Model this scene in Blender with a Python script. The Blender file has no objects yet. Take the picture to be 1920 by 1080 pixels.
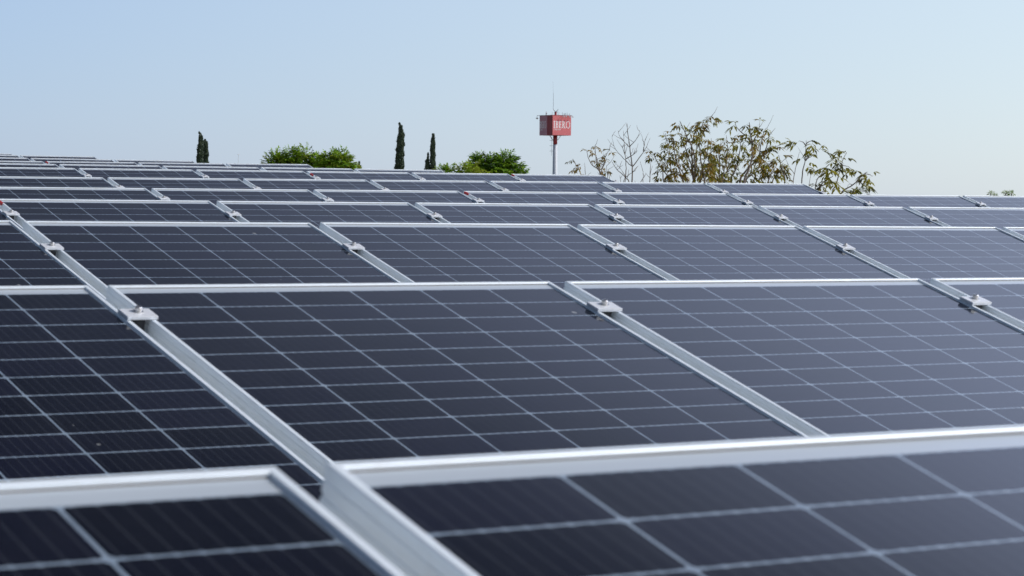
import bpy, bmesh, math, random
from mathutils import Vector, Matrix
C = bpy.context.scene.collection
SC = bpy.context.scene
rnd = random.Random(7)

# ---------------------------------------------------------------- camera
CAM = Vector((0.0, 0.0, 6.0))
F = 4726.64                                   # focal length in pixels of a 1920 px wide frame
WM = Matrix(((0.827428, -0.012335, 0.561436),
             (-0.561504, -0.033698, 0.826788),
             (0.008721, -0.999356, -0.034809)))     # camera (right, down, forward) -> world
cam_d = bpy.data.cameras.new('camera')
cam = bpy.data.objects.new('camera', cam_d)
C.objects.link(cam)
right, down, fwd = WM.col[0], WM.col[1], WM.col[2]
m = Matrix((right, -down, -fwd)).transposed().to_4x4()
m.translation = CAM
cam.matrix_world = m
cam_d.sensor_width = 36.0
cam_d.lens = F / 1920 * 36
cam_d.clip_start = 0.05
cam_d.clip_end = 20000
cam_d.dof.use_dof = True
cam_d.dof.focus_distance = 18.0
cam_d.dof.aperture_fstop = 19.0
SC.camera = cam


def at(px, py, d):
    """World point seen at a photograph pixel (1920 x 1080) at depth d."""
    return CAM + WM @ Vector(((px - 960) / F * d, (py - 540) / F * d, d))


def seen(p):
    q = WM.transposed() @ (p - CAM)
    return 960 + F * q.x / q.z, 540 + F * q.y / q.z, q.z


# ---------------------------------------------------------------- light
SUN_ROT, SUN_EL = math.radians(122), math.radians(36)
world = bpy.data.worlds.new("World")
SC.world = world
world.use_nodes = True
wn = world.node_tree
sky = wn.nodes.new('ShaderNodeTexSky')
sky.sky_type = 'NISHITA'
sky.sun_disc = False
sky.sun_elevation = SUN_EL
sky.sun_rotation = SUN_ROT
sky.altitude = 1100
sky.air_density = 1.0
sky.dust_density = 1.0
sky.ozone_density = 3.0
sdir = Vector((math.sin(SUN_ROT) * math.cos(SUN_EL), math.cos(SUN_ROT) * math.cos(SUN_EL), math.sin(SUN_EL)))
# pale haze over the clear sky: thickest at the horizon, brighter on the sun's side, plus an added band higher up


def vm(op, a, b=None, c=None):
    o = wn.nodes.new('ShaderNodeVectorMath')
    o.operation = op
    for q, v in enumerate((a, b, c)):
        if v is None: continue
        if isinstance(v, (tuple, Vector)): o.inputs[q].default_value = v
        else: wn.links.new(v, o.inputs[q])
    return o.outputs['Value'] if op == 'DOT_PRODUCT' else o.outputs[0]


def sm(op, a, b):
    o = wn.nodes.new('ShaderNodeMath')
    o.operation = op
    for q, v in enumerate((a, b)):
        if isinstance(v, (int, float)): o.inputs[q].default_value = v
        else: wn.links.new(v, o.inputs[q])
    return o.outputs[0]


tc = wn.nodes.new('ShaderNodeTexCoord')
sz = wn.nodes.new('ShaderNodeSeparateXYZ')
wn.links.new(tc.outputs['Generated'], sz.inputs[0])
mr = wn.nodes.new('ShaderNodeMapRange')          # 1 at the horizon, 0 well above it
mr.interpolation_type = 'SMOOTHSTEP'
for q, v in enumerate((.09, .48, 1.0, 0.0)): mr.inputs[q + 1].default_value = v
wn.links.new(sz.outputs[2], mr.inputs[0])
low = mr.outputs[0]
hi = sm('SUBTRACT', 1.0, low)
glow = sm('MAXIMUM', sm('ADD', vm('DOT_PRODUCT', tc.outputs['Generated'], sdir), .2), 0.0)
mr2 = wn.nodes.new('ShaderNodeMapRange')         # fades the added glow higher up, darkening reflections in the near panels
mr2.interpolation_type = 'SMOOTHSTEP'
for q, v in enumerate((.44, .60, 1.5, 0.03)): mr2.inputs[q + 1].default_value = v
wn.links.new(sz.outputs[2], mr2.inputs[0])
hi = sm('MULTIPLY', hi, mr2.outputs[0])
glow_hi = sm('MULTIPLY', sm('POWER', glow, 2.6), 3.0)  # added glow above the view, shaped to set the reflections in the panel glass


def scaled(col, f):
    o = wn.nodes.new('ShaderNodeVectorMath')
    o.operation = 'SCALE'
    if isinstance(col, tuple): o.inputs[0].default_value = col
    else: wn.links.new(col, o.inputs[0])
    if isinstance(f, (int, float)): o.inputs['Scale'].default_value = f
    else: wn.links.new(f, o.inputs['Scale'])
    return o.outputs[0]


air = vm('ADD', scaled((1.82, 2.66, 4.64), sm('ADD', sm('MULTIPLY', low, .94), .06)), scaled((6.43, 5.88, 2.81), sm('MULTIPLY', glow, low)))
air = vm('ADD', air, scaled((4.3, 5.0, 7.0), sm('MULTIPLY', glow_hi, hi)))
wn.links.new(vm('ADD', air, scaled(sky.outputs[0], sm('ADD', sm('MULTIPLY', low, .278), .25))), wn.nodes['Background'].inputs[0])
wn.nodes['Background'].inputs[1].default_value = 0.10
sun_d = bpy.data.lights.new('sun', 'SUN')
sun_d.energy = 3.0
sun_d.angle = math.radians(0.5)
sun_d.color = (1.0, 0.94, 0.85)
sun = bpy.data.objects.new('sun', sun_d)
C.objects.link(sun)
sun.rotation_euler = sdir.to_track_quat('Z', 'Y').to_euler()
sun.location = (20, -20, 40)
SC.view_settings.view_transform = 'Standard'
SC.view_settings.look = 'None'
SC.view_settings.exposure = 0.0
SC.view_settings.gamma = 1.0
SC.view_settings.use_curve_mapping = False

# ---------------------------------------------------------------- helpers


def tag(o, label=None, cat=None, group=None, kind=None):
    if label: o['label'] = label
    if cat: o['category'] = cat
    if group: o['group'] = group
    if kind: o['kind'] = kind
    return o


def empty(name, mat=None, loc=None):
    o = bpy.data.objects.new(name, None)
    o.empty_display_size = 0.2
    C.objects.link(o)
    if mat is not None: o.matrix_world = mat
    if loc is not None: o.location = loc
    return o


def obj(name, bm, mats, parent=None, smooth=False):
    me = bpy.data.meshes.new(name)
    bmesh.ops.recalc_face_normals(bm, faces=bm.faces)
    bm.to_mesh(me)
    bm.free()
    for mt in (mats if isinstance(mats, (list, tuple)) else [mats]):
        me.materials.append(mt)
    if smooth:
        for p in me.polygons: p.use_smooth = True
    o = bpy.data.objects.new(name, me)
    C.objects.link(o)
    if parent: o.parent = parent
    return o


def raw(name, verts, faces, mats, idx=None, parent=None, smooth=False):
    me = bpy.data.meshes.new(name)
    me.from_pydata([tuple(v) for v in verts], [], faces)
    for mt in (mats if isinstance(mats, (list, tuple)) else [mats]):
        me.materials.append(mt)
    if idx: me.polygons.foreach_set('material_index', idx)
    if smooth: me.polygons.foreach_set('use_smooth', [True] * len(me.polygons))
    me.update()
    o = bpy.data.objects.new(name, me)
    C.objects.link(o)
    if parent: o.parent = parent
    return o


def copy_tree(o, parent=None):
    c = o.copy()
    C.objects.link(c)
    c.parent = parent
    for ch in list(o.children):
        copy_tree(ch, c)
    return c


def box(bm, x0, x1, y0, y1, z0, z1, bev=0.0, M=None):
    r = bmesh.ops.create_cube(bm, size=1.0)
    vs = r['verts']
    for v in vs:
        v.co = Vector((x0 + (v.co.x + .5) * (x1 - x0), y0 + (v.co.y + .5) * (y1 - y0), z0 + (v.co.z + .5) * (z1 - z0)))
    if bev:
        es = list({e for v in vs for e in v.link_edges})
        b = bmesh.ops.bevel(bm, geom=es, offset=bev, segments=2, affect='EDGES', profile=.6)
        vs = list({v for f in b['faces'] for v in f.verts} | {v for v in vs if v.is_valid})
    if M is not None:
        for v in vs: v.co = M @ v.co
    return vs


def tube(bm, pts, radii, n=8, cap=True):
    """A tapered round bar through points."""
    rings = []
    up = Vector((0.31, 0.17, 0.94)).normalized()
    for i, p in enumerate(pts):
        a = pts[max(i - 1, 0)]
        b = pts[min(i + 1, len(pts) - 1)]
        t = (Vector(b) - Vector(a)).normalized()
        u = t.cross(up)
        if u.length < 1e-3: u = t.cross(Vector((1, 0, 0)))
        u.normalize()
        w = t.cross(u)
        rings.append([bm.verts.new(Vector(p) + (u * math.cos(k * math.tau / n) + w * math.sin(k * math.tau / n)) * radii[i]) for k in range(n)])
    for a, b in zip(rings, rings[1:]):
        for k in range(n):
            bm.faces.new((a[k], a[(k + 1) % n], b[(k + 1) % n], b[k]))
    if cap:
        bm.faces.new(rings[0][::-1])
        bm.faces.new(rings[-1])


# ---------------------------------------------------------------- materials
class NT:
    def __init__(s, name):
        s.m = bpy.data.materials.new(name)
        s.m.use_nodes = True
        s.t = s.m.node_tree
        s.p = s.t.nodes['Principled BSDF']

    def n(s, kind, **kw):
        o = s.t.nodes.new(kind)
        for k, v in kw.items(): setattr(o, k, v)
        return o

    def link(s, a, b):
        s.t.links.new(a, b)

    def math(s, op, a, b=None, c=None):
        o = s.n('ShaderNodeMath', operation=op)
        for i, v in enumerate((a, b, c)):
            if v is None: continue
            if isinstance(v, (int, float)): o.inputs[i].default_value = v
            else: s.link(v, o.inputs[i])
        return o.outputs[0]

    def mix(s, f, a, b):
        o = s.n('ShaderNodeMix', data_type='RGBA')
        for i, v in ((0, f), (6, a), (7, b)):
            if isinstance(v, (int, float)): o.inputs[i].default_value = v
            elif isinstance(v, tuple): o.inputs[i].default_value = (*v, 1)
            else: s.link(v, o.inputs[i])
        return o.outputs[2]

    def noise(s, vec, scale, detail=3, rough=.55):
        o = s.n('ShaderNodeTexNoise')
        o.inputs['Scale'].default_value = scale
        o.inputs['Detail'].default_value = detail
        o.inputs['Roughness'].default_value = rough
        if vec is not None: s.link(vec, o.inputs['Vector'])
        return o.outputs[0]

    def ramp(s, v, a, b):
        o = s.n('ShaderNodeMapRange')
        o.inputs[1].default_value = a
        o.inputs[2].default_value = b
        s.link(v, o.inputs[0])
        return o.outputs[0]

    def set(s, **kw):
        for k, v in kw.items():
            i = s.p.inputs[k.replace('_', ' ')]
            if isinstance(v, tuple): i.default_value = (*v, 1)
            elif isinstance(v, (int, float)): i.default_value = v
            else: s.link(v, i)
        return s


def flat(name, col, rough=.6, metal=0.0, var=0.0, scale=3.0):
    t = NT(name)
    t.set(Roughness=rough, Metallic=metal)
    if var:
        co = t.n('ShaderNodeTexCoord').outputs['Object']
        f = t.ramp(t.noise(co, scale, 5), .3, .7)
        t.set(Base_Color=t.mix(f, tuple(c * (1 - var) for c in col), tuple(min(1, c * (1 + var)) for c in col)))
    else:
        t.set(Base_Color=col)
    return t.m


S = 1.07                       # pitch of the panels along a row, metres
GAP = 0.03869 * S
PW = S - GAP                   # panel width
CP = (PW - 0.024) / 6          # cell pitch across
HP = 0.0784 * S                # half-cell pitch along
X0 = (PW - 6 * CP) / 2
Y0 = 0.036
MID = 0.012
PL = 2 * Y0 + 24 * HP + MID    # panel length
LIP, RAISE, FH = 0.0095, 0.0042, 0.036


def make_glass():
    t = NT('solar_glass')
    co = t.n('ShaderNodeTexCoord').outputs['Object']
    sp = t.n('ShaderNodeSeparateXYZ')
    t.link(co, sp.inputs[0])
    x, y = sp.outputs[0], sp.outputs[1]
    rn = t.n('ShaderNodeObjectInfo').outputs['Random']
    ux = t.math('DIVIDE', t.math('SUBTRACT', x, X0), CP)
    yd = t.math('SUBTRACT', t.math('MULTIPLY', y, -1.0), Y0)
    # the wide gap between the two halves of the panel
    over = t.math('GREATER_THAN', yd, 12 * HP + MID / 2)
    ym = t.math('SUBTRACT', yd, t.math('MULTIPLY', over, MID))
    uy = t.math('DIVIDE', ym, HP)
    ax = t.math('MULTIPLY', t.math('ABSOLUTE', t.math('SUBTRACT', t.math('FRACT', ux), .5)), CP)
    ay = t.math('MULTIPLY', t.math('ABSOLUTE', t.math('SUBTRACT', t.math('FRACT', uy), .5)), HP)
    # busbars: nine thin ribbons across each cell
    ab = t.math('ABSOLUTE', t.math('SUBTRACT', t.math('FRACT', t.math('MULTIPLY', ux, 9.0)), .5))
    bus = t.math('LESS_THAN', ab, 0.045)
    pad = t.math('LESS_THAN', ab, 0.13)
    inx = t.math('LESS_THAN', ax, CP / 2 - 0.0018)
    edge_y = t.math('SUBTRACT', HP / 2 - 0.0016, t.math('MULTIPLY', pad, 0.0008))
    iny = t.math('LESS_THAN', ay, edge_y)
    # clipped corners of the wafers
    cham = t.math('LESS_THAN', t.math('ADD', ax, ay), CP / 2 + HP / 2 - 0.0075)
    inside = t.math('MULTIPLY', t.math('MULTIPLY', t.math('GREATER_THAN', ux, 0), t.math('LESS_THAN', ux, 6)),
                    t.math('MULTIPLY', t.math('GREATER_THAN', yd, 0), t.math('LESS_THAN', yd, 24 * HP + MID)))
    midg = t.math('GREATER_THAN', t.math('ABSOLUTE', t.math('SUBTRACT', yd, 12 * HP + MID / 2)), MID / 2)
    cell = t.math('MULTIPLY', t.math('MULTIPLY', inx, iny), t.math('MULTIPLY', t.math('MULTIPLY', inside, midg), cham))
    # each wafer a slightly different blue-black
    cv = t.n('ShaderNodeCombineXYZ')
    t.link(t.math('FLOOR', ux), cv.inputs[0])
    t.link(t.math('FLOOR', uy), cv.inputs[1])
    t.link(t.math('MULTIPLY', rn, 97.0), cv.inputs[2])
    wn_ = t.n('ShaderNodeTexWhiteNoise')
    t.link(cv.outputs[0], wn_.inputs[0])
    wafer = t.mix(wn_.outputs[0], (0.0032, 0.0034, 0.0075), (0.0060, 0.0062, 0.0150))
    shift = t.n('ShaderNodeVectorMath', operation='ADD')
    cx = t.n('ShaderNodeCombineXYZ')
    for i in range(3): t.link(t.math('MULTIPLY', rn, 31.0 + 17 * i), cx.inputs[i])
    t.link(co, shift.inputs[0])
    t.link(cx.outputs[0], shift.inputs[1])
    pos = shift.outputs[0]
    cellc = t.mix(t.math('MULTIPLY', bus, 0.2), wafer, (0.10, 0.11, 0.13))
    gapc = t.mix(inside, (0.43, 0.475, 0.52), t.mix(t.ramp(t.noise(co, 30.0, 3, .7), .35, .65), (0.185, 0.235, 0.295), (0.25, 0.31, 0.38)))
    col = t.mix(cell, gapc, cellc)
    # dust film: patchy, with streaks down the slope, plus specks and droppings
    st = t.n('ShaderNodeMapping')
    st.inputs['Scale'].default_value = (9.0, 1.2, 1.0)
    t.link(pos, st.inputs[0])
    streak = t.ramp(t.noise(st.outputs[0], 1.6, 6, .6), .35, .75)
    patch = t.ramp(t.noise(pos, 2.3, 6, .6), .35, .7)
    fine = t.ramp(t.noise(pos, 60.0, 4, .7), .45, .75)
    dust = t.math('MULTIPLY', t.math('ADD', t.math('ADD', t.math('MULTIPLY', streak, .4), t.math('MULTIPLY', patch, .5)), t.math('MULTIPLY', fine, .3)), 0.020)
    vo = t.n('ShaderNodeTexVoronoi')
    vo.inputs['Scale'].default_value = 9.0
    t.link(pos, vo.inputs['Vector'])
    vs = t.n('ShaderNodeSeparateColor')
    t.link(vo.outputs['Color'], vs.inputs[0])
    spot_r = t.math('MULTIPLY', t.math('GREATER_THAN', vs.outputs[0], .66), t.math('MULTIPLY', vs.outputs[1], .075))
    spot = t.math('LESS_THAN', vo.outputs['Distance'], spot_r)
    film = t.math('MAXIMUM', dust, t.math('MULTIPLY', spot, .45))
    col = t.mix(film, col, (0.42, 0.43, 0.42))
    t.set(Base_Color=col, Roughness=t.math('ADD', .07, t.math('MULTIPLY', dust, 2.2)), IOR=1.295)
    bmp = t.n('ShaderNodeBump')
    bmp.inputs['Strength'].default_value = .02
    bmp.inputs['Distance'].default_value = .002
    t.link(t.noise(pos, 5.0, 2), bmp.inputs['Height'])
    t.link(bmp.outputs[0], t.p.inputs['Normal'])
    return t.m


def make_alu(name, col, rough, metal, streaks=True):
    t = NT(name)
    co = t.n('ShaderNodeTexCoord').outputs['Object']
    mp = t.n('ShaderNodeMapping')
    mp.inputs['Scale'].default_value = (4, 4, 40)
    t.link(co, mp.inputs[0])
    a = t.ramp(t.noise(mp.outputs[0], 6.0, 5, .6), .3, .75)
    b = t.ramp(t.noise(co, 35.0, 4, .6), .55, .8)
    c1 = t.mix(a, tuple(c * .9 for c in col), col)
    t.set(Base_Color=t.mix(t.math('MULTIPLY', b, .22), c1, (.46, .44, .40)), Metallic=metal,
          Roughness=t.math('ADD', rough, t.math('MULTIPLY', a, .1)))
    return t.m


M_GLASS = make_glass()
M_FRAME = make_alu('anodised_frame', (.78, .84, .885), .40, .15)
M_CLAMP = make_alu('mill_aluminium', (.86, .87, .89), .34, .30)
M_BOLT = make_alu('stainless_steel', (.62, .60, .58), .25, 1.0)
M_STEEL = make_alu('galvanised_steel', (.5, .52, .53), .45, .8)
M_BACK = flat('white_backsheet', (.75, .75, .74), .6)
M_RED = flat('red_plastic', (.36, .012, .014), .5)
M_GASKET = flat('brown_sealant', (.16, .125, .10), .7)
M_BLACK = flat('shaded_steel', (.02, .02, .022), .6)
M_CONC = flat('roof_screed', (.42, .40, .37), .9, var=.25, scale=.8)
M_WALL = flat('painted_render', (.55, .50, .43), .85, var=.12, scale=.6)

# ---------------------------------------------------------------- ground and building
gt = NT('dry_ground')
gco = gt.n('ShaderNodeTexCoord').outputs['Object']
g1 = gt.ramp(gt.noise(gco, .02, 8, .6), .35, .65)
g2 = gt.ramp(gt.noise(gco, .4, 6, .6), .35, .65)
gt.set(Base_Color=gt.mix(g2, gt.mix(g1, (.30, .25, .18), (.16, .17, .08)), (.26, .23, .17)), Roughness=.95)
bm = bmesh.new()
bmesh.ops.create_grid(bm, x_segments=8, y_segments=8, size=9000)
g = obj('ground', bm, gt.m)
tag(g, kind='structure')

RX0, RX1, RY0, RY1 = -4.0, 15.2, -3.0, 37.0


def roof_z(y): return 4.66 + .0245 * y


bl = empty('building', loc=((RX0 + RX1) / 2, (RY0 + RY1) / 2, 0))
tag(bl, 'flat roofed building that carries all the rows of solar panels', 'building')
cxb, cyb = bl.location.x, bl.location.y
bm = bmesh.new()
vs = box(bm, RX0 - cxb - .25, RX1 - cxb + .25, RY0 - cyb - .25, RY1 - cyb + .25, 0, 1)
for v in vs: v.co.z = roof_z(v.co.y + cyb) - (.22 if v.co.z < .5 else 0)
obj('roof', bm, M_CONC, bl)
bm = bmesh.new()
vs = box(bm, RX0 - cxb, RX1 - cxb, RY0 - cyb, RY1 - cyb, 0, 1)
for v in vs: v.co.z = 0 if v.co.z < .5 else roof_z(v.co.y + cyb) - .222
obj('wall', bm, M_WALL, bl)

# ---------------------------------------------------------------- rows of panels
TILT = math.radians(17.2279)
TV = Vector((0, math.cos(TILT), math.sin(TILT)))
NV = Vector((0, -math.sin(TILT), math.cos(TILT)))
# origin of the top edge (on seam 0), sideways rise, clamp distance from the top edge, first and last panel, open right end
ROWS = [
    ((0.8718, 1.5465, -0.1864), -0.00385, 0.214, -1, 0, False),
    ((2.0401, 4.4075, -0.1679), -0.00382, 0.1808, -1, 2, False),
    ((3.1497, 7.3982, -0.0768), -0.00353, 0.2725, -1, 4, False),
    ((4.2743, 10.3111, -0.0131), -0.00074, 0.2154, -1, 5, False),
    ((6.4176, 13.1823, 0.0519), 0.00169, 0.2163, -1, 6, False),
    ((7.5535, 16.2045, 0.1357), 0.00387, 0.2503, -1, 5, True),
    ((8.6574, 19.1167, 0.2323), 0.00232, 0.214, -1, 4, True),
    ((9.7587, 21.9821, 0.3027), 0.00066, 0.214, -1, 3, True),
    ((10.8868, 24.8608, 0.3683), 0.00558, 0.214, -1, 2, True),
    ((11.8764, 27.5477, 0.4449), -0.00021, 0.214, -1, 1, True),
    ((12.9476, 30.3634, 0.5229), 0.00111, 0.214, -1, 0, True),
    ((13.1442, 33.5565, 0.5979), -0.00042, 0.214, 0, 0, True),
]
ORD = ['first', 'second', 'third', 'fourth', 'fifth', 'sixth', 'seventh', 'eighth', 'ninth', 'tenth', 'eleventh', 'twelfth']


def frame_mesh():
    prof = [(.030, -FH), (0, -FH), (0, -.0262), (.0011, -.0252), (.0011, -.0232), (0, -.0222), (0, -.0132), (.0008, -.0125), (.0008, -.0112), (0, -.0105), (0, -.0009), (.0009, 0), (LIP - .0008, 0), (LIP, -.0008), (LIP, -.0060),
            (.0022, -.0060), (.0022, -FH + .002), (.030, -FH + .002)]
    bm = bmesh.new()
    loops = []
    for u, z in prof:
        loops.append([bm.verts.new((u, -u, z)), bm.verts.new((PW - u, -u, z)), bm.verts.new((PW - u, -PL + u, z)), bm.verts.new((u, -PL + u, z))])
    for i in range(len(loops)):
        a, b = loops[i], loops[(i + 1) % len(loops)]
        for k in range(4):
            bm.faces.new((a[k], a[(k + 1) % 4], b[(k + 1) % 4], b[k]))
    return bm


def row_matrix(r):
    (ox, oy, oz), rise, _, _, _, _ = r
    d = (Vector((1, 0, 0)) + NV * rise).normalized()
    n = d.cross(TV)
    M = Matrix((d, TV, n)).transposed().to_4x4()
    M.translation = Vector((ox, oy, oz)) + CAM
    return M


proto = empty('solar_panel')
obj('frame', frame_mesh(), M_FRAME, proto)
bm = bmesh.new()
box(bm, LIP - .003, PW - LIP + .003, -PL + LIP - .003, -LIP + .003, -RAISE - .0022, -RAISE)
gl = obj('glass', bm, M_GLASS, proto)
bm = bmesh.new()
box(bm, .0035, PW - .0035, -PL + .0035, -.0035, -.0078, -.0064)
box(bm, PW / 2 - .05, PW / 2 + .05, -PL / 2 - .03, -PL / 2 + .03, -.026, -.0079)
obj('backsheet', bm, M_BACK, proto)
bm = bmesh.new()
box(bm, LIP, PW - LIP, -LIP - .0012, -LIP, -RAISE - .0004, -RAISE + .0009)
obj('gasket', bm, M_GASKET, proto)
first = True
for i, r in enumerate(ROWS):
    RM = row_matrix(r)
    for k, j in enumerate(range(r[3], r[4] + 1)):
        o = proto if first else copy_tree(proto)
        first = False
        jit = Matrix.Translation((0, rnd.uniform(-.0015, .0015), rnd.uniform(-.0008, .0008)))
        o.matrix_world = RM @ jit @ Matrix.Translation((j * S + GAP / 2, 0, 0))
        cnt = r[4] - r[3] + 1
        pos = 'only panel in view' if cnt == 1 else ('%s from left' % ORD[k] if k < cnt - 1 else 'rightmost')
        row = 'the nearest row' if i == 0 else ('the farthest row' if i == len(ROWS) - 1 else '%s row from the front' % ORD[i])
        tag(o, 'dark silver framed solar panel, %s in %s' % (pos, row), 'solar panel', 'solar panels in tilted rows')

# racks under the rows
for i, r in enumerate(ROWS):
    RM = row_matrix(r)
    xa, xb = r[3] * S - .05, (r[4] + 1) * S + .10
    rk = empty('mounting_rack', RM)
    row = 'the nearest row' if i == 0 else ('the farthest row' if i == len(ROWS) - 1 else '%s row from the front' % ORD[i])
    tag(rk, 'aluminium rack of rails and legs under %s of panels' % row, 'rack', 'racks under the panel rows')
    for t in (-r[2], -(PL - .42)):
        bm = bmesh.new()
        box(bm, xa, xb, t - .02, t + .02, -FH - .046, -FH - .001, .002)
        obj('rail', bm, M_CLAMP, rk)
        q = xa + .35
        while q < xb:
            p = RM @ Vector((q, t, -FH - .046))
            hgt = p.z - roof_z(p.y)
            bm = bmesh.new()
            a = RM.inverted() @ p
            b = RM.inverted() @ Vector((p.x, p.y, roof_z(p.y) + .006))
            tube(bm, [a, b], [.022, .022], 8)
            foot = RM.inverted() @ Matrix.Translation((p.x, p.y, roof_z(p.y) + .004))
            box(bm, -.07, .07, -.07, .07, 0, .008, M=foot)
            obj('leg', bm, M_STEEL, rk)
            q += 2.1


# clamps on the seams
def bolt_bm(x, y, z0):
    bm = bmesh.new()
    prof = [(.0105, 0), (.0105, .0015), (.0068, .0016), (.0068, .0092), (.0060, .0102), (.0034, .0102), (.0034, .006)]
    n = 14
    rings = [[bm.verts.new((x + rr * math.cos(a * math.tau / n), y + rr * math.sin(a * math.tau / n), z0 + zz)) for a in range(n)] for rr, zz in prof]
    for a, b in zip(rings, rings[1:]):
        for q in range(n): bm.faces.new((a[q], a[(q + 1) % n], b[(q + 1) % n], b[q]))
    bm.faces.new(rings[0][::-1])
    bm.faces.new(rings[-1])
    return bm


cl = empty('panel_clamp')
bm = bmesh.new()
box(bm, -.031, .031, -.022, .022, .0004, .0074, .0012)
obj('plate', bm, M_CLAMP, cl)
bm = bmesh.new()
box(bm, -.009, .009, -.016, .016, -FH, .0002)
obj('channel', bm, M_BLACK, cl)  # channel coloured black to stand in for the shadow below the clamp plate
obj('bolt', bolt_bm(.001, .004, .0074), M_BOLT, cl)
ec = empty('end_clamp')
bm = bmesh.new()
box(bm, -.014, .024, -.022, .022, .0004, .0050, .001)
box(bm, .002, .006, -.022, .022, -FH, .0002)
box(bm, .0062, .030, -.022, .022, -FH, -FH + .004)
obj('plate', bm, M_CLAMP, ec)
obj('bolt', bolt_bm(.013, .002, .0050), M_BOLT, ec)
used = {'c': False, 'e': False}
for i, r in enumerate(ROWS):
    if i == 0 or i > 6: continue
    RM = row_matrix(r)
    seams = []
    for j in range(r[3], r[4] + 2):
        if j == r[4] + 1: continue
        p = RM @ Vector((j * S, -r[2], 0))
        q = seen(p)
        if -30 < q[0] < 1950: seams.append(j)
    for k, j in enumerate(seams):
        o = copy_tree(cl) if used['c'] else cl
        used['c'] = True
        o.matrix_world = RM @ Matrix.Translation((j * S + rnd.uniform(-.002, .002), -r[2] + rnd.uniform(-.006, .006), .0006)) @ Matrix.Rotation(rnd.uniform(-.025, .025), 4, 'Z')
        pos = '%s from left' % ORD[k] if k < len(seams) - 1 else 'rightmost'
        tag(o, 'silver clamp with bolt, %s on the seams of the %s row' % (pos, ORD[i]), 'clamp', 'clamps on the seams between panels')
    if r[5]:
        o = copy_tree(ec) if used['e'] else ec
        used['e'] = True
        o.matrix_world = RM @ Matrix.Translation(((r[4] + 1) * S - GAP / 2, -r[2], .0006))
        tag(o, 'small end clamp on the outer right edge of the %s row' % ORD[i], 'clamp', 'end clamps at the right ends of rows')

# red corner clips on the left edge of a few panels
red0 = None
for i, j, y0, ln in ((3, 0, .012, .055), (4, 2, .018, .045), (6, 2, .07, .05), (6, 4, .012, .045), (8, 0, .004, .06)):
    RM = row_matrix(ROWS[i])
    if red0 is None:
        bm = bmesh.new()
        v = box(bm, -.006, -.0006, -1, 0, -.013, -.001)
        v += box(bm, -.006, .006, -1, 0, -.0004, .0012)
        for w in v:
            if w.co.y < -.5 and w.co.z < -.01: w.co.z += .003
        o = red0 = obj('corner_clip', bm, M_RED)
    else:
        o = red0.copy()
        C.objects.link(o)
    o.matrix_world = RM @ Matrix.Translation((j * S + GAP / 2, -y0, .0008)) @ Matrix.Diagonal((1, ln, 1, 1))
    n_ = j - ROWS[i][3] + 1
    tag(o, 'red plastic clip on the top left corner of the %s panel in the %s row' % (ORD[n_ - 1], ORD[i]), 'clip', 'red clips on panel corners')

# ---------------------------------------------------------------- water tower
M_TRED = flat('faded_red_paint', (.50, .10, .10), .55, var=.10, scale=.7)
M_TDARK = flat('dark_red_paint', (.30, .035, .04), .55, var=.15, scale=.8)
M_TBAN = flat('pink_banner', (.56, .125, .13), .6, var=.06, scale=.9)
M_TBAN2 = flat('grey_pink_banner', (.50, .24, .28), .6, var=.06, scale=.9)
M_TWHITE = flat('white_lettering', (.80, .79, .78), .6)
M_TGREY = flat('pale_grey_pole', (.52, .55, .58), .55, var=.1, scale=.5)
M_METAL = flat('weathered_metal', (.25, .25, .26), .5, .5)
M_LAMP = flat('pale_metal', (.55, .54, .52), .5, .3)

TD = 450.0
u = TD / F                                         # metres per photo pixel at the tower
tb = at(1042, 460, TD)
tower = empty('water_tower', loc=(tb.x, tb.y, 0))
tag(tower, 'red boxy water tower on a white pole with white lettering on its sides', 'water tower')
c0 = at(1042, 235, TD)
zt, zb = at(1042, 216.5, TD).z, at(1042, 253.3, TD).z
# the box is turned so that the right face is the wider one
TH = math.atan2(23.3, 35.6)
A = math.hypot(35.6, 23.3) * u
rgt = Vector((right.x, right.y, 0)).normalized()
fw2 = Vector((-rgt.y, rgt.x, 0))
e1 = rgt * math.cos(TH) + fw2 * math.sin(TH)       # along the right face, going right
e2 = -rgt * math.sin(TH) + fw2 * math.cos(TH)      # along the left face, going away
fe = at(1035.6, 235, TD)
fe = Vector((fe.x, fe.y, 0)) - Vector((tb.x, tb.y, 0))
TMX = Matrix((e1, e2, Vector((0, 0, 1)))).transposed().to_4x4()
TMX.translation = fe                               # origin on the front vertical edge
H = zt - zb
bm = bmesh.new()
box(bm, 0, A, 0, A, zb, zt, M=TMX)
box(bm, -.04, A + .04, -.04, A + .04, zt + .002, zt + .10, M=TMX)
obj('tank', bm, M_TDARK, tower)
bm = bmesh.new()
box(bm, .03, A - .02, -.05, -.003, zb + .02, zt - .02, M=TMX)
ban1 = obj('banner', bm, M_TBAN, tower)
bm = bmesh.new()
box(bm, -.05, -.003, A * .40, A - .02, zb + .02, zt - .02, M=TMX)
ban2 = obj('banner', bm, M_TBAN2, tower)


# serif letters as outlines: list of polygons in a box of height 1
def ring(cx, cy, ro, ri, a0, a1, n=14):
    P = []
    for k in range(n + 1):
        a = a0 + (a1 - a0) * k / n
        P.append((cx + ro[0] * math.cos(a), cy + ro[1] * math.sin(a)))
    Q = []
    for k in range(n + 1):
        a = a0 + (a1 - a0) * k / n
        Q.append((cx + ri[0] * math.cos(a), cy + ri[1] * math.sin(a)))
    return [[P[k], P[k + 1], Q[k + 1], Q[k]] for k in range(n)]


def rc(x0, y0, x1, y1): return [[(x0, y0), (x1, y0), (x1, y1), (x0, y1)]]


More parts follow.
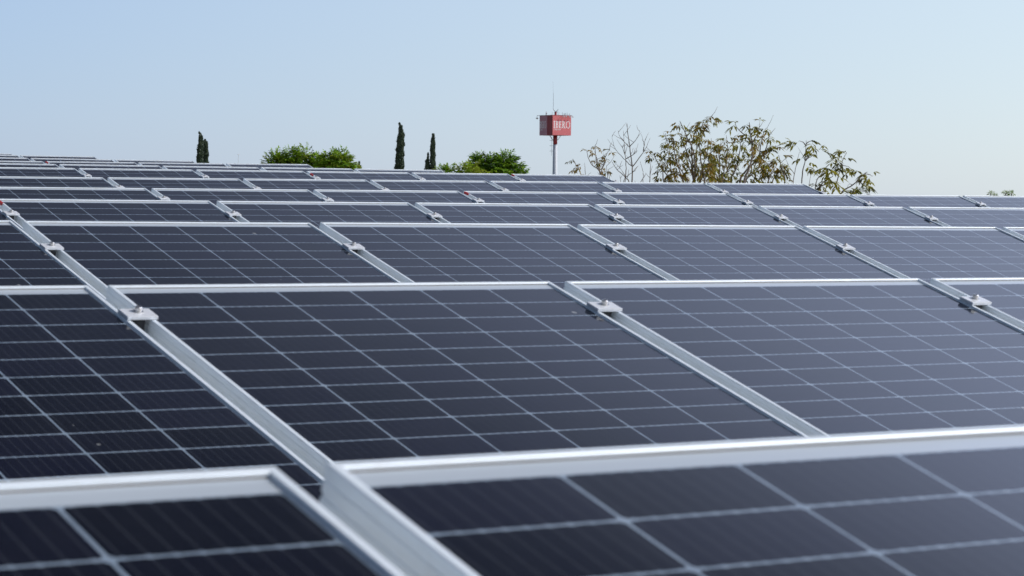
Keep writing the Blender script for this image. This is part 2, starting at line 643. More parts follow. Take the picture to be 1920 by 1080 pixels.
hp = math.pi / 2
GL = {
    'I': (rc(.10, 0, .26, 1) + rc(0, 0, .36, .06) + rc(0, .94, .36, 1), .38),
    'B': (rc(.08, 0, .24, 1) + rc(0, 0, .3, .05) + rc(0, .95, .3, 1) + ring(.28, .75, (.26, .25), (.13, .19), -hp, hp) + ring(.28, .26, (.32, .26), (.18, .20), -hp, hp) + rc(.24, .50, .30, .56), .64),
    'E': (rc(.08, 0, .24, 1) + rc(0, 0, .54, .085) + rc(0, .915, .52, 1) + rc(.2, .465, .42, .545) + rc(.48, .06, .54, .22) + rc(.46, .80, .52, .94) + rc(.38, .40, .43, .62), .58),
    'R': (rc(.08, 0, .24, 1) + rc(0, 0, .34, .05) + rc(0, .95, .3, 1) + ring(.28, .74, (.28, .26), (.14, .20), -hp, hp) + [[(.26, .48), (.40, .50), (.74, 0), (.56, 0)]] + rc(.56, -.02, .80, .04), .74),
    'O': (ring(.49, .5, (.49, .53), (.35, .46), 0, math.tau, 28), 1.0),
    'T': (rc(.27, 0, .43, 1) + rc(0, .92, .70, 1) + rc(.15, 0, .55, .05), .72),
    'N': (rc(.06, 0, .16, 1) + rc(.60, 0, .70, 1) + [[(.06, 1), (.24, 1), (.70, 0), (.56, 0)]], .78),
}
GL['Ó'] = (GL['O'][0] + [[(.44, 1.10), (.55, 1.10), (.72, 1.30), (.56, 1.30)]], 1.0)


def lettering(text, x0, x1, z0, z1, face):
    tot = sum(GL[c][1] for c in text) + .11 * (len(text) - 1)
    sx = (x1 - x0) / tot
    bm = bmesh.new()
    x = 0
    lay = 0
    for ch in text:
        for poly in GL[ch][0]:
            # overlapping strokes step out by a fraction of a millimetre so that no faces coincide
            off = .058 + .0006 * (lay % 9)
            lay += 1
            vs = []
            for px, py in poly:
                a, z = x0 + (x + px) * sx, z0 + py * (z1 - z0)
                vs.append(((a, -off, z), (a, -.047, z)) if face == 0 else ((-off, a, z), (-.047, a, z)))
            fr = [bm.verts.new(TMX @ Vector(v[0])) for v in vs]
            bk = [bm.verts.new(TMX @ Vector(v[1])) for v in vs]
            bm.faces.new(fr)
            for k in range(len(fr)):
                bm.faces.new((fr[k], fr[(k + 1) % len(fr)], bk[(k + 1) % len(fr)], bk[k]))
        x += GL[ch][1] + .11
    return bm


fz = lambda q: zt - (q - 290) / (785 - 290) * H     # height from the zoomed picture of the box
obj('lettering', lettering('IBERO', A * .055, A * .945, fz(602), fz(428), 0), M_TWHITE, ban1)
obj('lettering', lettering('TORREÓN', A * .065, A * .425, fz(660), fz(622), 0), M_TWHITE, ban1)
# on the left face the words run from the far edge towards the front edge
obj('lettering', lettering('IBERO', A * .97, A * .46, fz(602), fz(428), 1), M_TWHITE, ban2)
obj('lettering', lettering('TORREÓN', A * .97, A * .76, fz(660), fz(622), 1), M_TWHITE, ban2)

ctr = TMX @ Vector((A / 2, A / 2, 0))
px_c = seen(Vector((tb.x, tb.y, 6)) + ctr)
pole = at(1039.5, 235, TD) - Vector((tb.x, tb.y, 0))
pcx, pcy = ctr.x, ctr.y
bm = bmesh.new()
z1 = at(1039, 270, TD).z
tube(bm, [(pcx, pcy, zb), (pcx, pcy, z1)], [.40, .37], 18)
obj('collar', bm, M_TDARK, tower, True)
bm = bmesh.new()
tube(bm, [(pcx, pcy, z1 - .002), (pcx, pcy, 0)], [.37, .58], 18)
obj('pole', bm, M_TGREY, tower, True)
for sx in (-1, 1):
    for dd in (-.35, .35):
        bm = bmesh.new()
        b0 = Vector((pcx, pcy, zb)) + rgt * sx * 1.0 + fw2 * dd
        b1 = Vector((pcx, pcy, zb - .75)) + rgt * sx * .50 + fw2 * dd
        tube(bm, [b0, b1, Vector((pcx, pcy, zb - .75)) + rgt * sx * .30 + fw2 * dd * .5], [.05, .05, .05], 6)
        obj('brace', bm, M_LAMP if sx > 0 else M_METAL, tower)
# caged ladder on the upper part of the pole
ZL = at(1030, 291, TD).z
bm = bmesh.new()
lx = Vector((pcx, pcy, 0)) - rgt * .62
for s_ in (-.2, .2):
    tube(bm, [lx + fw2 * s_ + Vector((0, 0, ZL)), lx + fw2 * s_ + Vector((0, 0, zb - .1))], [.022, .022], 5)
z = ZL + .1
while z < zb - .2:
    tube(bm, [lx - fw2 * .2 + Vector((0, 0, z)), lx + fw2 * .2 + Vector((0, 0, z))], [.016, .016], 4)
    z += .35
z = zb - .9
while z > ZL:
    tube(bm, [lx + Vector((0, 0, z)), lx + rgt * .3 + Vector((0, 0, z))], [.03, .03], 4)
    pts = [lx + Vector((0, 0, z)) - rgt * (.35 * math.sin(a)) + fw2 * (.34 * math.cos(a)) for a in [k * math.pi / 8 for k in range(9)]]
    tube(bm, pts, [.03] * 9, 4, False)
    z -= .95
obj('ladder', bm, M_METAL, tower)
# rooftop gear
TT = zt + .10


def onroof(a, b, z=0): return TMX @ Vector((a * A, b * A, TT + z))


bm = bmesh.new()
tube(bm, [onroof(.44, .40), onroof(.44, .40, .55)], [.20, .20], 12)
tube(bm, [onroof(.44, .40, .55), onroof(.44, .40, .62)], [.26, .26], 12)
obj('pedestal', bm, M_TDARK, tower)
bm = bmesh.new()
mb = onroof(.44, .40, .62)
tube(bm, [mb, mb - rgt * .45 + Vector((0, 0, .45))], [.05, .05], 6)
tube(bm, [mb, mb + rgt * .35 + Vector((0, 0, .25)), mb + rgt * .45 + Vector((0, 0, .5))], [.06, .05, .05], 6)
mt = mb - rgt * .42 + Vector((0, 0, .40))
tube(bm, [mt, mt + Vector((0, 0, 2.9)), mt + Vector((0, 0, 2.95)) - rgt * .02, mt + Vector((0, 0, 5.0)) - rgt * .12], [.035, .032, .012, .010], 6)
obj('antenna', bm, M_METAL, tower)
bm = bmesh.new()
db = onroof(.10, .62)
bmesh.ops.create_cone(bm, cap_ends=True, segments=18, radius1=.36, radius2=.10, depth=.22,
                      matrix=Matrix.Translation(db + Vector((0, 0, .42))) @ rgt.to_track_quat('Z', 'Y').to_matrix().to_4x4())
tube(bm, [db, db + Vector((0, 0, .4))], [.05, .05], 6)
obj('dish', bm, M_METAL, tower)
for a, b, hh in ((.02, .55, .5), (.05, .10, .55), (.30, .02, .62), (.36, .02, .55), (.55, .02, .58), (.72, .02, .5), (.80, .02, .5), (.95, .02, .25)):
    bm = bmesh.new()
    tube(bm, [onroof(a, b), onroof(a, b, hh)], [.024, .022], 5)
    obj('rod', bm, M_METAL, tower)
bm = bmesh.new()
tube(bm, [onroof(.52, .02, .22), onroof(.95, .02, .24)], [.025, .025], 5)
tube(bm, [onroof(.66, .04, .12), onroof(.70, .04, .32)], [.07, .05], 6)
obj('handrail', bm, M_METAL, tower)
# flood lamps held out on arms: one pair to the left, two along the right face
for base, tip in ((onroof(.05, .75), onroof(.05, .75) - rgt * 1.15), (onroof(.05, .95), onroof(.05, .95) - rgt * .8)):
    bm = bmesh.new()
    tube(bm, [base, tip + Vector((0, 0, -.05)), tip + Vector((0, 0, -.5))], [.03, .03, .025], 5)
    la = obj('lamp_arm', bm, M_METAL, tower)
    bm = bmesh.new()
    box(bm, -.16, .16, -.1, .1, -.08, .08, .02, Matrix.Translation(tip + Vector((0, 0, -.55))) @ Matrix.Rotation(.5, 4, 'Y'))
    obj('flood_lamp', bm, M_LAMP, la)
for a in (.50, .64, .84, 1.0):
    bm = bmesh.new()
    b_ = onroof(a, 0, -.03)
    tube(bm, [b_, b_ - e2 * .5 + Vector((0, 0, -.05)), b_ - e2 * .55 + Vector((0, 0, -.2))], [.025, .025, .02], 5)
    la = obj('lamp_arm', bm, M_METAL, tower)
    bm = bmesh.new()
    box(bm, -.14, .14, -.09, .09, -.07, .07, .02, Matrix.Translation(b_ - e2 * .55 + Vector((0, 0, -.25))) @ Matrix.Rotation(.5, 4, 'X'))
    obj('flood_lamp', bm, M_LAMP, la)


# ---------------------------------------------------------------- vegetation
def leafmat(name, col, var=.3, trans=.25):
    t = NT(name)
    co = t.n('ShaderNodeTexCoord').outputs['Object']
    f = t.ramp(t.noise(co, 3.0, 4), .3, .7)
    c = t.mix(f, tuple(q * (1 - var) for q in col), tuple(q * (1 + var) for q in col))
    t.set(Base_Color=c, Roughness=.5)
    tr = t.n('ShaderNodeBsdfTranslucent')
    t.link(c, tr.inputs[0])
    mx = t.n('ShaderNodeMixShader')
    mx.inputs[0].default_value = trans
    t.link(t.p.outputs[0], mx.inputs[1])
    t.link(tr.outputs[0], mx.inputs[2])
    t.link(mx.outputs[0], t.t.nodes['Material Output'].inputs[0])
    return t.m


M_OLIVE = leafmat('olive_leaf', (.265, .245, .026), trans=.45)
M_DKOL = leafmat('dark_olive_leaf', (.085, .090, .018))
M_BRONZE = leafmat('bronze_leaf', (.285, .185, .024), trans=.45)
M_GREEN = leafmat('bright_green_leaf', (.300, .460, .030), trans=.5)
M_GREEN2 = leafmat('mid_green_leaf', (.170, .320, .024), trans=.45)
M_LIME = leafmat('lime_leaf', (.300, .350, .035), trans=.4)
M_DEEP = leafmat('deep_green_leaf', (.055, .115, .016))
M_CYP = leafmat('cypress_leaf', (.022, .042, .016), .35, .08)
M_CYP2 = leafmat('cypress_tip', (.045, .066, .028), .35, .08)
M_TWIG = flat('twig_bark', (.20, .16, .13), .85, var=.3, scale=12)
M_BARK = flat('bark', (.12, .09, .065), .9, var=.3, scale=4)


def rv(a=1.0): return Vector((rnd.uniform(-a, a), rnd.uniform(-a, a), rnd.uniform(-a, a)))


class Leaves:
    def __init__(s):
        s.v, s.f, s.i = [], [], []

    def leaflet(s, base, d, ln, w, mat, droop=.18):
        d = d.normalized()
        side = d.cross(Vector((rnd.uniform(-.4, .4), rnd.uniform(-.4, .4), 1)))
        if side.length < .05: side = d.cross(Vector((1, 0, 0)))
        side.normalize()
        k = len(s.v)
        dn = Vector((0, 0, -1))
        mid = base + d * ln * .5 + dn * ln * droop * .25
        fold = side.cross(d) * w * .25
        s.v += [base, mid + side * w * .5 + fold, base + d * ln + dn * ln * droop, mid - side * w * .5 + fold, mid]
        s.f += [(k, k + 1, k + 4), (k + 1, k + 2, k + 4), (k + 2, k + 3, k + 4), (k + 3, k, k + 4)]
        s.i += [mat] * 4

    def compound(s, base, d, ln, n, lf, w, mats, droop=.8):
        """A drooping compound leaf: paired leaflets along a bending rachis."""
        p = base.copy()
        d = d.normalized()
        st = ln / (n + 1)
        sd = d.cross(Vector((0, 0, 1)))
        if sd.length < .05: sd = Vector((1, 0, 0))
        sd.normalize()
        pts = [p.copy()]
        mat = rnd.choice(mats)
        for k in range(n):
            d = (d + Vector((0, 0, -1)) * droop / n).normalized()
            p = p + d * st
            pts.append(p.copy())
            if k < 1: continue
            for sg in (-1, 1):
                m2 = mat if rnd.random() < .7 else rnd.choice(mats)
                s.leaflet(p, d * .6 + sd * sg * .8 + rv(.25) + Vector((0, 0, -.25)), lf * rnd.uniform(.7, 1.1), w, m2)
        s.leaflet(p, d + rv(.1), lf, w, mat)
        # rachis as a thin ribbon
        for a, b in zip(pts, pts[1:]):
            k = len(s.v)
            o_ = sd * .0018
            s.v += [a - o_, a + o_, b + o_, b - o_]
            s.f.append((k, k + 1, k + 2, k + 3))
            s.i.append(mat)


def spline(P, n=5):
    """Catmull-Rom through points."""
    out = []
    P = [Vector(p) for p in P]
    Q = [P[0] * 2 - P[1]] + P + [P[-1] * 2 - P[-2]]
    for k in range(1, len(Q) - 2):
        a, b, c, d = Q[k - 1:k + 3]
        for j in range(n):
            t = j / n
            out.append(.5 * ((2 * b) + (c - a) * t + (2 * a - 5 * b + 4 * c - d) * t * t + (3 * b - a - 3 * c + d) * t ** 3))
    out.append(P[-1])
    return out


def stem_tree(name, label, cat, D, base_px, stems, mats, mi, dens, group=None, leafy=True, r0=.011, lscale=1.0, low=.0, extra=0):
    """A tree of long thin stems with drooping compound leaves. Stems are polylines given at depth D, each with its own depth offset."""
    b = at(base_px, 420, D)
    root = empty(name, loc=(b.x, b.y, 0))
    tag(root, label, cat, group)
    inv = Matrix.Translation((-b.x, -b.y, 0))
    wood = bmesh.new()
    L = Leaves()
    fork = Vector((b.x, b.y, CAM.z - .9))
    tube(wood, [inv @ Vector((b.x + .05, b.y, 0)), inv @ Vector((b.x - .06, b.y + .05, 2.2)), inv @ (fork - Vector((0, 0, .6))), inv @ fork], [.13, .11, .08, .06], 9)
    pxm = D / F
    fdir = Vector((fwd.x, fwd.y, 0)).normalized()
    for si, st in enumerate(stems):
        off = fdir * rnd.uniform(-.45, .45)
        thick = r0 * rnd.uniform(.8, 1.2)
        conn = st[0] == 'b'                               # a branch that starts on another stem
        if conn: off, st = last, st[1:]
        pts = [at(x, y, D) + off for x, y in st]
        last = off
        if not conn:
            p0 = pts[0]
            pts = [fork.copy(), fork.lerp(p0, .5) + Vector((0, 0, -.05)) + rv(.04)] + pts
        sp = spline(pts, 5)
        # small kinks at the nodes of the twig
        sp = [sp[0]] + [p + rv(.0045) for p in sp[1:-1]] + [sp[-1]]
        n = len(sp)
        rr = [(thick * (.75 if conn else 1.5)) * (1 - .78 * k / (n - 1)) for k in range(n)]
        tube(wood, [inv @ p for p in sp], rr, 6)
        # side twigs
        for k in range(extra):
            p = sp[rnd.randrange(n // 3, n)]
            q = p + (rgt * rnd.uniform(-1, 1) + fdir * rnd.uniform(-.5, .5) + Vector((0, 0, rnd.uniform(.3, 1.2)))).normalized() * rnd.uniform(.06, .22)
            tube(wood, [inv @ p, inv @ (p.lerp(q, .5) + rv(.012)), inv @ q], [.0040, .0032, .0022], 4)
        if not leafy: continue
        lo = at(st[0][0], st[0][1], D).z
        length = sum((sp[k + 1] - sp[k]).length for k in range(n - 1))
        for k in range(int(dens * .74 * length) + 2):
            q = max(rnd.random(), rnd.random() * .8)
            if k < 2: q = .97
            x = q * (n - 1)
            a = min(int(x), n - 2)
            p = sp[a].lerp(sp[a + 1], x - a)
            if p.z < CAM.z - .5: continue
            dd = rgt * rnd.uniform(-1, 1) + fdir * rnd.uniform(-1, 1) + Vector((0, 0, rnd.uniform(-.3, .45)))
            ln = rnd.uniform(.12, .22) * lscale
            L.compound(inv @ p, dd, ln, rnd.choice((2, 3, 3, 4)), rnd.uniform(.085, .13) * lscale, .033 * lscale, mi, rnd.uniform(.3, 1.1))
    obj('trunk', wood, M_TWIG, root, True)
    if L.v: raw('crown', L.v, L.f, mats, L.i, root)
    return root


SHRUB = 'thin stemmed trees behind the right side of the panels'
OL = [M_OLIVE, M_DKOL, M_BRONZE]
stem_tree('sparse_tree', 'sparse thin stemmed tree with a few brown leaves just right of the water tower', 'tree', 40, 1122, [
    [(1126, 332), (1110, 310), (1102, 297), (1099, 281)], [(1126, 332), (1119, 305), (1116, 280), (1117, 271)], [(1127, 332), (1121, 300), (1116, 283)],
    [(1127, 330), (1133, 300), (1138, 287), (1143, 280)], [(1128, 330), (1136, 305), (1139, 296)], [(1126, 332), (1127, 300)], [(1093, 336), (1083, 312), (1075, 297)], [(1099, 340), (1095, 306)],
    [(1138, 345), (1136, 312)], [(1142, 345), (1140, 318)]],
    OL, [2, 2, 1], 1.6, SHRUB, r0=.008, lscale=.8, extra=2)
stem_tree('bare_tree', 'leafless grey twigged tree standing between the sparse tree and the leafy tree', 'tree', 41, 1180, [
    [(1172, 348), (1174, 315), (1172, 290), (1170, 262), (1169, 245)], ['b', (1174, 298), (1190, 288), (1196, 282)], ['b', (1172, 290), (1165, 272)],
    [(1183, 348), (1183, 313), (1179, 277), (1175, 250), (1174, 233)], ['b', (1179, 277), (1170, 268), (1160, 255), (1157, 246)], ['b', (1179, 276), (1191, 262), (1198, 248)],
    ['b', (1184, 313), (1205, 285), (1217, 259)], ['b', (1204, 285), (1206, 272), (1208, 261)], ['b', (1182, 312), (1174, 304), (1158, 288), (1150, 275), (1146, 257)],
    [(1178, 348), (1172, 334), (1155, 318), (1146, 304)], ['b', (1172, 332), (1160, 314)], ['b', (1170, 333), (1182, 325), (1190, 320)],
    [(1218, 348), (1220, 320), (1221, 300)], [(1204, 350), (1205, 322)], [(1200, 350), (1212, 326)], [(1166, 350), (1163, 328)]],
    OL, [2], 0, SHRUB, leafy=False, r0=.0095, extra=3)
stem_tree('leafy_tree', 'tall many stemmed tree with olive and bronze leaves right of the leafless tree', 'tree', 40, 1305, [
    [(1299, 345), (1295, 285), (1300, 252), (1308, 228)], [(1306, 345), (1309, 290), (1309, 230)], [(1320, 345), (1313, 300), (1311, 270), (1314, 240), (1320, 225)],
    ['b', (1311, 270), (1322, 240), (1329, 223), (1335, 217)], [(1290, 345), (1270, 310), (1255, 285), (1247, 250)], [(1262, 345), (1237, 308), (1223, 282)],
    [(1264, 345), (1258, 300), (1250, 265)], [(1283, 345), (1272, 310), (1265, 280), (1259, 250)], [(1297, 320), (1283, 275), (1270, 247)], [(1300, 300), (1284, 255), (1272, 228)],
    [(1296, 330), (1276, 300), (1262, 268)], [(1325, 345), (1333, 310), (1330, 280)], [(1311, 330), (1322, 290), (1326, 262)], [(1244, 346), (1242, 318), (1247, 296)], [(1280, 346), (1268, 328), (1248, 320)], [(1310, 345), (1328, 318), (1338, 306)]],
    OL, [0, 0, 1, 2, 2], 13, SHRUB, lscale=.95, extra=1)
stem_tree('leafy_tree', 'dense low tree of bronze tinged leaves between two taller leafy trees', 'tree', 42.5, 1352, [
    [(1350, 345), (1350, 290), (1352, 265)], [(1345, 345), (1337, 295), (1337, 258)], [(1357, 342), (1372, 300), (1374, 265)], [(1350, 345), (1360, 290), (1358, 255)],
    [(1352, 345), (1340, 315), (1328, 292)], [(1348, 340), (1346, 300), (1343, 275)], [(1354, 345), (1366, 315), (1370, 285)], [(1346, 345), (1330, 325), (1322, 312)]],
    OL, [0, 0, 1, 2], 14, SHRUB, lscale=.95, extra=1)
stem_tree('leafy_tree', 'broad tree with a dark forked stem and hanging olive leaves at its right', 'tree', 39, 1400, [
    [(1392, 345), (1402, 315), (1408, 290), (1406, 265), (1403, 240), (1402, 230)], ['b', (1406, 268), (1395, 255), (1383, 245), (1376, 232), (1382, 228)], ['b', (1408, 268), (1418, 250), (1422, 232)],
    [(1388, 345), (1400, 320), (1430, 292), (1440, 270), (1444, 250)], ['b', (1428, 292), (1440, 285), (1455, 275)], ['b', (1425, 296), (1450, 280), (1456, 272)],
    ['b', (1424, 298), (1428, 270), (1434, 246), (1440, 238)], [(1371, 345), (1383, 310), (1388, 280), (1390, 262)], [(1415, 345), (1425, 315), (1440, 300)], [(1450, 345), (1468, 318), (1475, 308)],
    [(1475, 345), (1468, 310), (1464, 290)], [(1400, 345), (1422, 322), (1448, 312)], [(1440, 345), (1448, 325), (1456, 312)], [(1396, 345), (1410, 325), (1418, 300)]],
    OL, [0, 0, 1, 2], 12, SHRUB, lscale=1.05, r0=.013, extra=1)
stem_tree('slender_tree', 'slender single stemmed tree with drooping leaves at the end of the sixth row', 'tree', 37, 1505, [
    [(1506, 345), (1510, 312), (1513, 300), (1514, 275), (1515, 262)], ['b', (1512, 300), (1508, 290), (1500, 277)], ['b', (1513, 301), (1522, 294), (1530, 290)], ['b', (1513, 300), (1525, 287), (1533, 280)],
    ['b', (1514, 272), (1507, 265), (1500, 264)], ['b', (1514, 270), (1522, 264), (1530, 266)]],
    OL, [0, 0, 1], 4.5, SHRUB, lscale=1.2, r0=.010)
stem_tree('slender_whips', 'two bare whip like stems left of the slender tree', 'plant', 38, 1485, [
    [(1487, 348), (1493, 310), (1500, 284)], ['b', (1490, 327), (1476, 306)], [(1515, 350), (1520, 318)]],
    OL, [0], 0, SHRUB, leafy=False, r0=.007, extra=1)
stem_tree('leaning_tree', 'leafy tree of stems leaning right, its leaves hanging beyond the row ends', 'tree', 36, 1545, [
    [(1524, 352), (1538, 325), (1545, 312)], [(1536, 358), (1552, 337), (1563, 330), (1560, 318)], [(1560, 368), (1568, 345), (1576, 318), (1580, 302), (1588, 285)],
    ['b', (1577, 315), (1572, 306), (1562, 298)], ['b', (1578, 310), (1590, 312), (1600, 318)], [(1574, 366), (1598, 347), (1615, 330), (1625, 322)], ['b', (1605, 340), (1612, 342), (1616, 345)], ['b', (1598, 347), (1592, 345), (1588, 348)],
    ['b', (1620, 326), (1630, 328), (1636, 330)], [(1530, 360), (1548, 345), (1556, 340)]],
    OL, [0, 0, 0, 1], 7.5, SHRUB, lscale=1.15, r0=.010)


def bushy_tree(name, label, D, px, blobs, mats, mi, n, lf, group, base_y=420):
    """A round crown of many compound sprays over a tapered trunk with limbs. Blobs: (px, py, radius px)."""
    b = at(px, base_y, D)
    root = empty(name, loc=(b.x, b.y, 0))
    tag(root, label, 'tree', group)
    inv = Matrix.Translation((-b.x, -b.y, 0))
    wood = bmesh.new()
    L = Leaves()
    pxm = D / F
    fork = Vector((b.x, b.y, CAM.z - 30 * pxm))
    tube(wood, [inv @ Vector((b.x, b.y, 0)), inv @ Vector((b.x + .08, b.y - .05, fork.z * .5)), inv @ fork], [.24, .19, .14], 10)
    fdir = Vector((fwd.x, fwd.y, 0)).normalized()
    tot = sum(q[2] ** 2 for q in blobs)
    extra = [(px - 18, 350, 30), (px + 20, 352, 30), (px, 375, 26)] if n > 300 else []
    for bx, by, br in blobs + extra:
        c = at(bx, by, D) + fdir * rnd.uniform(-1, 1) * br * pxm * .5
        R = br * pxm
        lo = c - Vector((0, 0, R * .8))
        tube(wood, [inv @ fork, inv @ (fork.lerp(lo, .6) + rv(.1)), inv @ c], [.10, .07, .03], 7)
        cnt = int(.95 * n * br * br / tot) if (bx, by, br) not in extra else 150
        for k in range(cnt):
            dv = Vector((rnd.gauss(0, 1), rnd.gauss(0, 1), rnd.gauss(0, 1))).normalized()
            rad = R * (rnd.random() ** .33) * rnd.uniform(.75, 1.05)
            p = c + dv * rad
            out = (dv + Vector((0, 0, .45)) + rv(.4))
            if k % 16 == 0: tube(wood, [inv @ c.lerp(p, .1), inv @ (c.lerp(p, .6) + rv(.04)), inv @ p], [.018, .012, .006], 4)
            L.compound(inv @ p, out, lf * rnd.uniform(1.9, 3.2), rnd.choice((5, 6, 7)), lf * rnd.uniform(1.1, 1.7), lf * .60, mi, rnd.uniform(.3, .9))
    obj('trunk', wood, M_BARK, root, True)
    raw('crown', L.v, L.f, mats, L.i, root)


GR = [M_GREEN, M_GREEN2, M_LIME, M_DEEP]
BUSH = 'bushy green treetops behind the panel rows'
bushy_tree('bushy_tree', 'wide bright green treetop right of the left cypress pair, behind the panels', 110, 555,
           [(522, 306, 16), (546, 302, 18), (572, 300, 17), (590, 308, 16), (509, 312, 12), (560, 316, 26), (594, 322, 18), (530, 322, 24)], GR, [0, 0, 0, 2, 1, 3], 900, .13, BUSH)
bushy_tree('bushy_tree', 'smaller round yellow green treetop touching the right of the wide green one', 104, 632,
           [(622, 305, 15), (638, 304, 15), (648, 311, 12), (632, 320, 24), (614, 316, 14), (653, 321, 10)], GR, [0, 0, 2, 1], 560, .13, BUSH)
bushy_tree('bushy_tree', 'dark green treetop just left of the water tower pole', 100, 928,
           [(902, 309, 13), (916, 312, 13), (948, 306, 12), (930, 318, 18), (960, 319, 12), (898, 321, 12), (974, 327, 7), (945, 326, 16)], GR, [1, 1, 3, 0], 620, .13, BUSH)
bushy_tree('low_bush', 'low yellow green leaf clump in front of the dark green treetop', 92, 882,
           [(868, 327, 11), (882, 325, 9), (893, 327, 9)], GR, [2, 2, 0], 110, .12, BUSH)
bushy_tree('low_bush', 'tiny green leaf clump left of the yellow green one, low over the panels', 92, 842,
           [(834, 326, 8), (846, 326, 7)], GR, [2, 1, 0], 60, .12, BUSH)
bushy_tree('low_bush', 'left of two small faint green treetops above the far right panels', 150, 1859,
           [(1857, 364, 4), (1864, 366, 4)], GR, [2, 1, 0], 60, .05, BUSH)
bushy_tree('low_bush', 'right and wider of two small faint green treetops above the far right panels', 150, 1890,
           [(1885, 364, 5), (1897, 363, 5)], GR, [2, 1, 0], 90, .05, BUSH)
bushy_tree('low_bush', 'few low leaves peeking over the fifth row below the leaning tree', 48, 1610,
           [(1599, 367, 6), (1613, 367, 7), (1622, 368, 4)], [M_OLIVE, M_DKOL, M_GREEN2], [0, 1, 2], 40, .06, BUSH)


def cypress(label, D, px, top_y, prof, lean=0, n=2200, group='slender dark cypresses on the skyline'):
    """A columnar cypress: upright tufts packed on a tall narrow profile. prof: (py, half width px, centre px) from the top down."""
    b = at(px, 420, D)
    root = empty('cypress_tree', loc=(b.x, b.y, 0))
    tag(root, label, 'tree', group)
    inv = Matrix.Translation((-b.x, -b.y, 0))
    pxm = D / F
    zg = (at(px, 375, D).z) / pxm + 375      # pixel row of the ground
    prof = prof + [(zg - 8, prof[-1][1] * .9, prof[-1][2])]
    fdir = Vector((fwd.x, fwd.y, 0)).normalized()
    wood = bmesh.new()
    tube(wood, [inv @ Vector((b.x, b.y, 0)), inv @ at(prof[-2][2], prof[-2][0], D), inv @ at(prof[0][2], prof[0][0] + 4, D)], [.22, .16, .03], 8)
    V, Fc, I = [], [], []
    vis = prof[-2][0]
    for k in range(int(n * 1.8)):
        # most tufts on the part above the roofline
        y = rnd.uniform(prof[0][0], vis + 8) if rnd.random() < .8 else rnd.uniform(vis, prof[-1][0])
        for (y0, w0, c0_), (y1, w1, c1_) in zip(prof, prof[1:]):
            if y0 <= y <= y1:
                t = (y - y0) / (y1 - y0)
                w, c = w0 + (w1 - w0) * t, c0_ + (c1_ - c0_) * t
                break
        a = rnd.random() * math.tau
        rr = w * .88 * (rnd.random() ** .4) * (1 + .22 * math.sin(a * 3 + y * .35) + rnd.uniform(-.1, .12))
        p = inv @ (at(c, y, D) + rgt * (math.cos(a) * rr * pxm) + fdir * (math.sin(a) * rr * pxm))
        outw = rgt * math.cos(a) + fdir * math.sin(a)
        d = (Vector((0, 0, 1)) + outw * rnd.uniform(.0, .55) + rv(.15)).normalized()
        ln, tw = rnd.uniform(.14, .34), rnd.uniform(.045, .085)
        if w < 2: ln *= .6
        s1 = d.cross(rv().normalized()).normalized()
        s2 = d.cross(s1)
        k0 = len(V)
        V += [p, p + d * ln * .45 + s1 * tw, p + d * ln * .45 - s1 * tw * .5 + s2 * tw * .87, p + d * ln * .45 - s1 * tw * .5 - s2 * tw * .87, p + d * ln]
        Fc += [(k0, k0 + 1, k0 + 2), (k0, k0 + 2, k0 + 3), (k0, k0 + 3, k0 + 1), (k0 + 4, k0 + 2, k0 + 1), (k0 + 4, k0 + 3, k0 + 2), (k0 + 4, k0 + 1, k0 + 3)]
        I += [0 if rnd.random() < .6 else 1] * 6
    obj('trunk', wood, M_BARK, root, True)
    raw('crown', V, Fc, [M_CYP, M_CYP2], I, root)


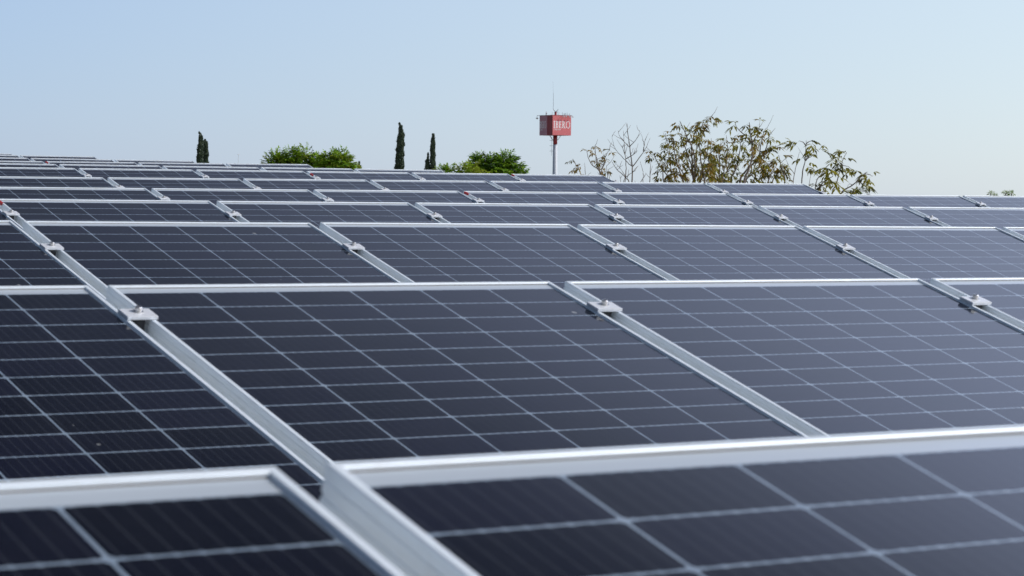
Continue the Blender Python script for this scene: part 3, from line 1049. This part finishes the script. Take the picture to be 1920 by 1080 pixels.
cypress('tall narrow cypress at far left, left and taller of a touching pair', 260, 375, 250,
        [(249, .4, 373), (253, 1.6, 375.5), (257, 1.8, 376.5), (264, 3.2, 377), (275, 4.3, 376), (290, 5.0, 375), (305, 5.3, 374.5)])
cypress('shorter cypress at far left, right one of a touching pair', 262, 385, 263,
        [(263, .8, 384.5), (266, 1.2, 384.5), (272, 3.0, 385.5), (285, 4.0, 386), (305, 4.2, 385.5)], n=1700)
cypress('tallest lone cypress standing between the two bright green treetops and the middle pair', 255, 750, 233,
        [(232, .6, 748.5), (236, 1.6, 750), (241, 2.2, 751.5), (245, 2.6, 752), (255, 5.0, 752), (270, 6.2, 751.5), (290, 7.0, 750), (306, 7.6, 749.5), (318, 9.0, 749)], n=2800)
cypress('slim cypress of the middle pair, the taller right one', 265, 811, 253,
        [(252, 1.2, 812.4), (257, 1.9, 812.5), (259, 1.3, 812.3), (264, 2.6, 812.2), (275, 3.5, 811.4), (295, 4.0, 811.4), (318, 4.6, 811.8)], n=2000)
cypress('short pointed cypress tucked against the left of the middle pair', 265, 802, 289,
        [(288, .3, 802.7), (293, .8, 802.6), (300, 1.6, 802.3), (305, 2.8, 801.3), (318, 4.0, 801.6)], n=900)
cypress('tiny dark cypress tip right of the yellow green treetop', 300, 673, 304,
        [(304, .8, 673.5), (307, 1.2, 673.5), (309, .8, 673.3), (314, 2.4, 673.5), (318, 2.8, 673.5)], n=500)

# a small round sign on a thin pole, and a bare thin pole farther left
p = at(879.5, 306, 180)
rs = empty('round_sign', loc=(p.x, p.y, 0))
tag(rs, 'tiny round white and blue sign above the yellow green leaf clump', 'sign')
bm = bmesh.new()
tube(bm, [(0, 0, 0), (0, 0, p.z - .1)], [.03, .02], 6)
obj('pole', bm, M_LAMP, rs)
fq = (-Vector((fwd.x, fwd.y, 0))).normalized().to_track_quat('Z', 'Y').to_matrix().to_4x4()
bm = bmesh.new()
bmesh.ops.create_cone(bm, cap_ends=True, segments=20, radius1=.085, radius2=.085, depth=.03, matrix=Matrix.Translation((0, 0, p.z)) @ fq)
sf = obj('sign_face', bm, M_TWHITE, rs)
bm = bmesh.new()
q = [Matrix.Translation((0, 0, p.z)) @ fq @ Vector((.085 * math.cos(a * math.tau / 20), .085 * math.sin(a * math.tau / 20), 0)) for a in range(21)]
tube(bm, q, [.022] * 21, 6, False)
obj('rim', bm, flat('blue_rim', (.10, .14, .34), .5), sf)
p = at(447, 289, 260)
tp = empty('thin_pole', loc=(p.x, p.y, 0))
tag(tp, 'very thin faint pole between the left cypress pair and the wide green treetop', 'pole')
bm = bmesh.new()
tube(bm, [(0, 0, 0), (0, 0, p.z)], [.035, .014], 6)
obj('mast', bm, M_LAMP, tp)
bm = bmesh.new()
box(bm, -.10, .10, -.03, .03, p.z - .04, p.z, .01)
obj('lamp_head', bm, M_LAMP, tp)
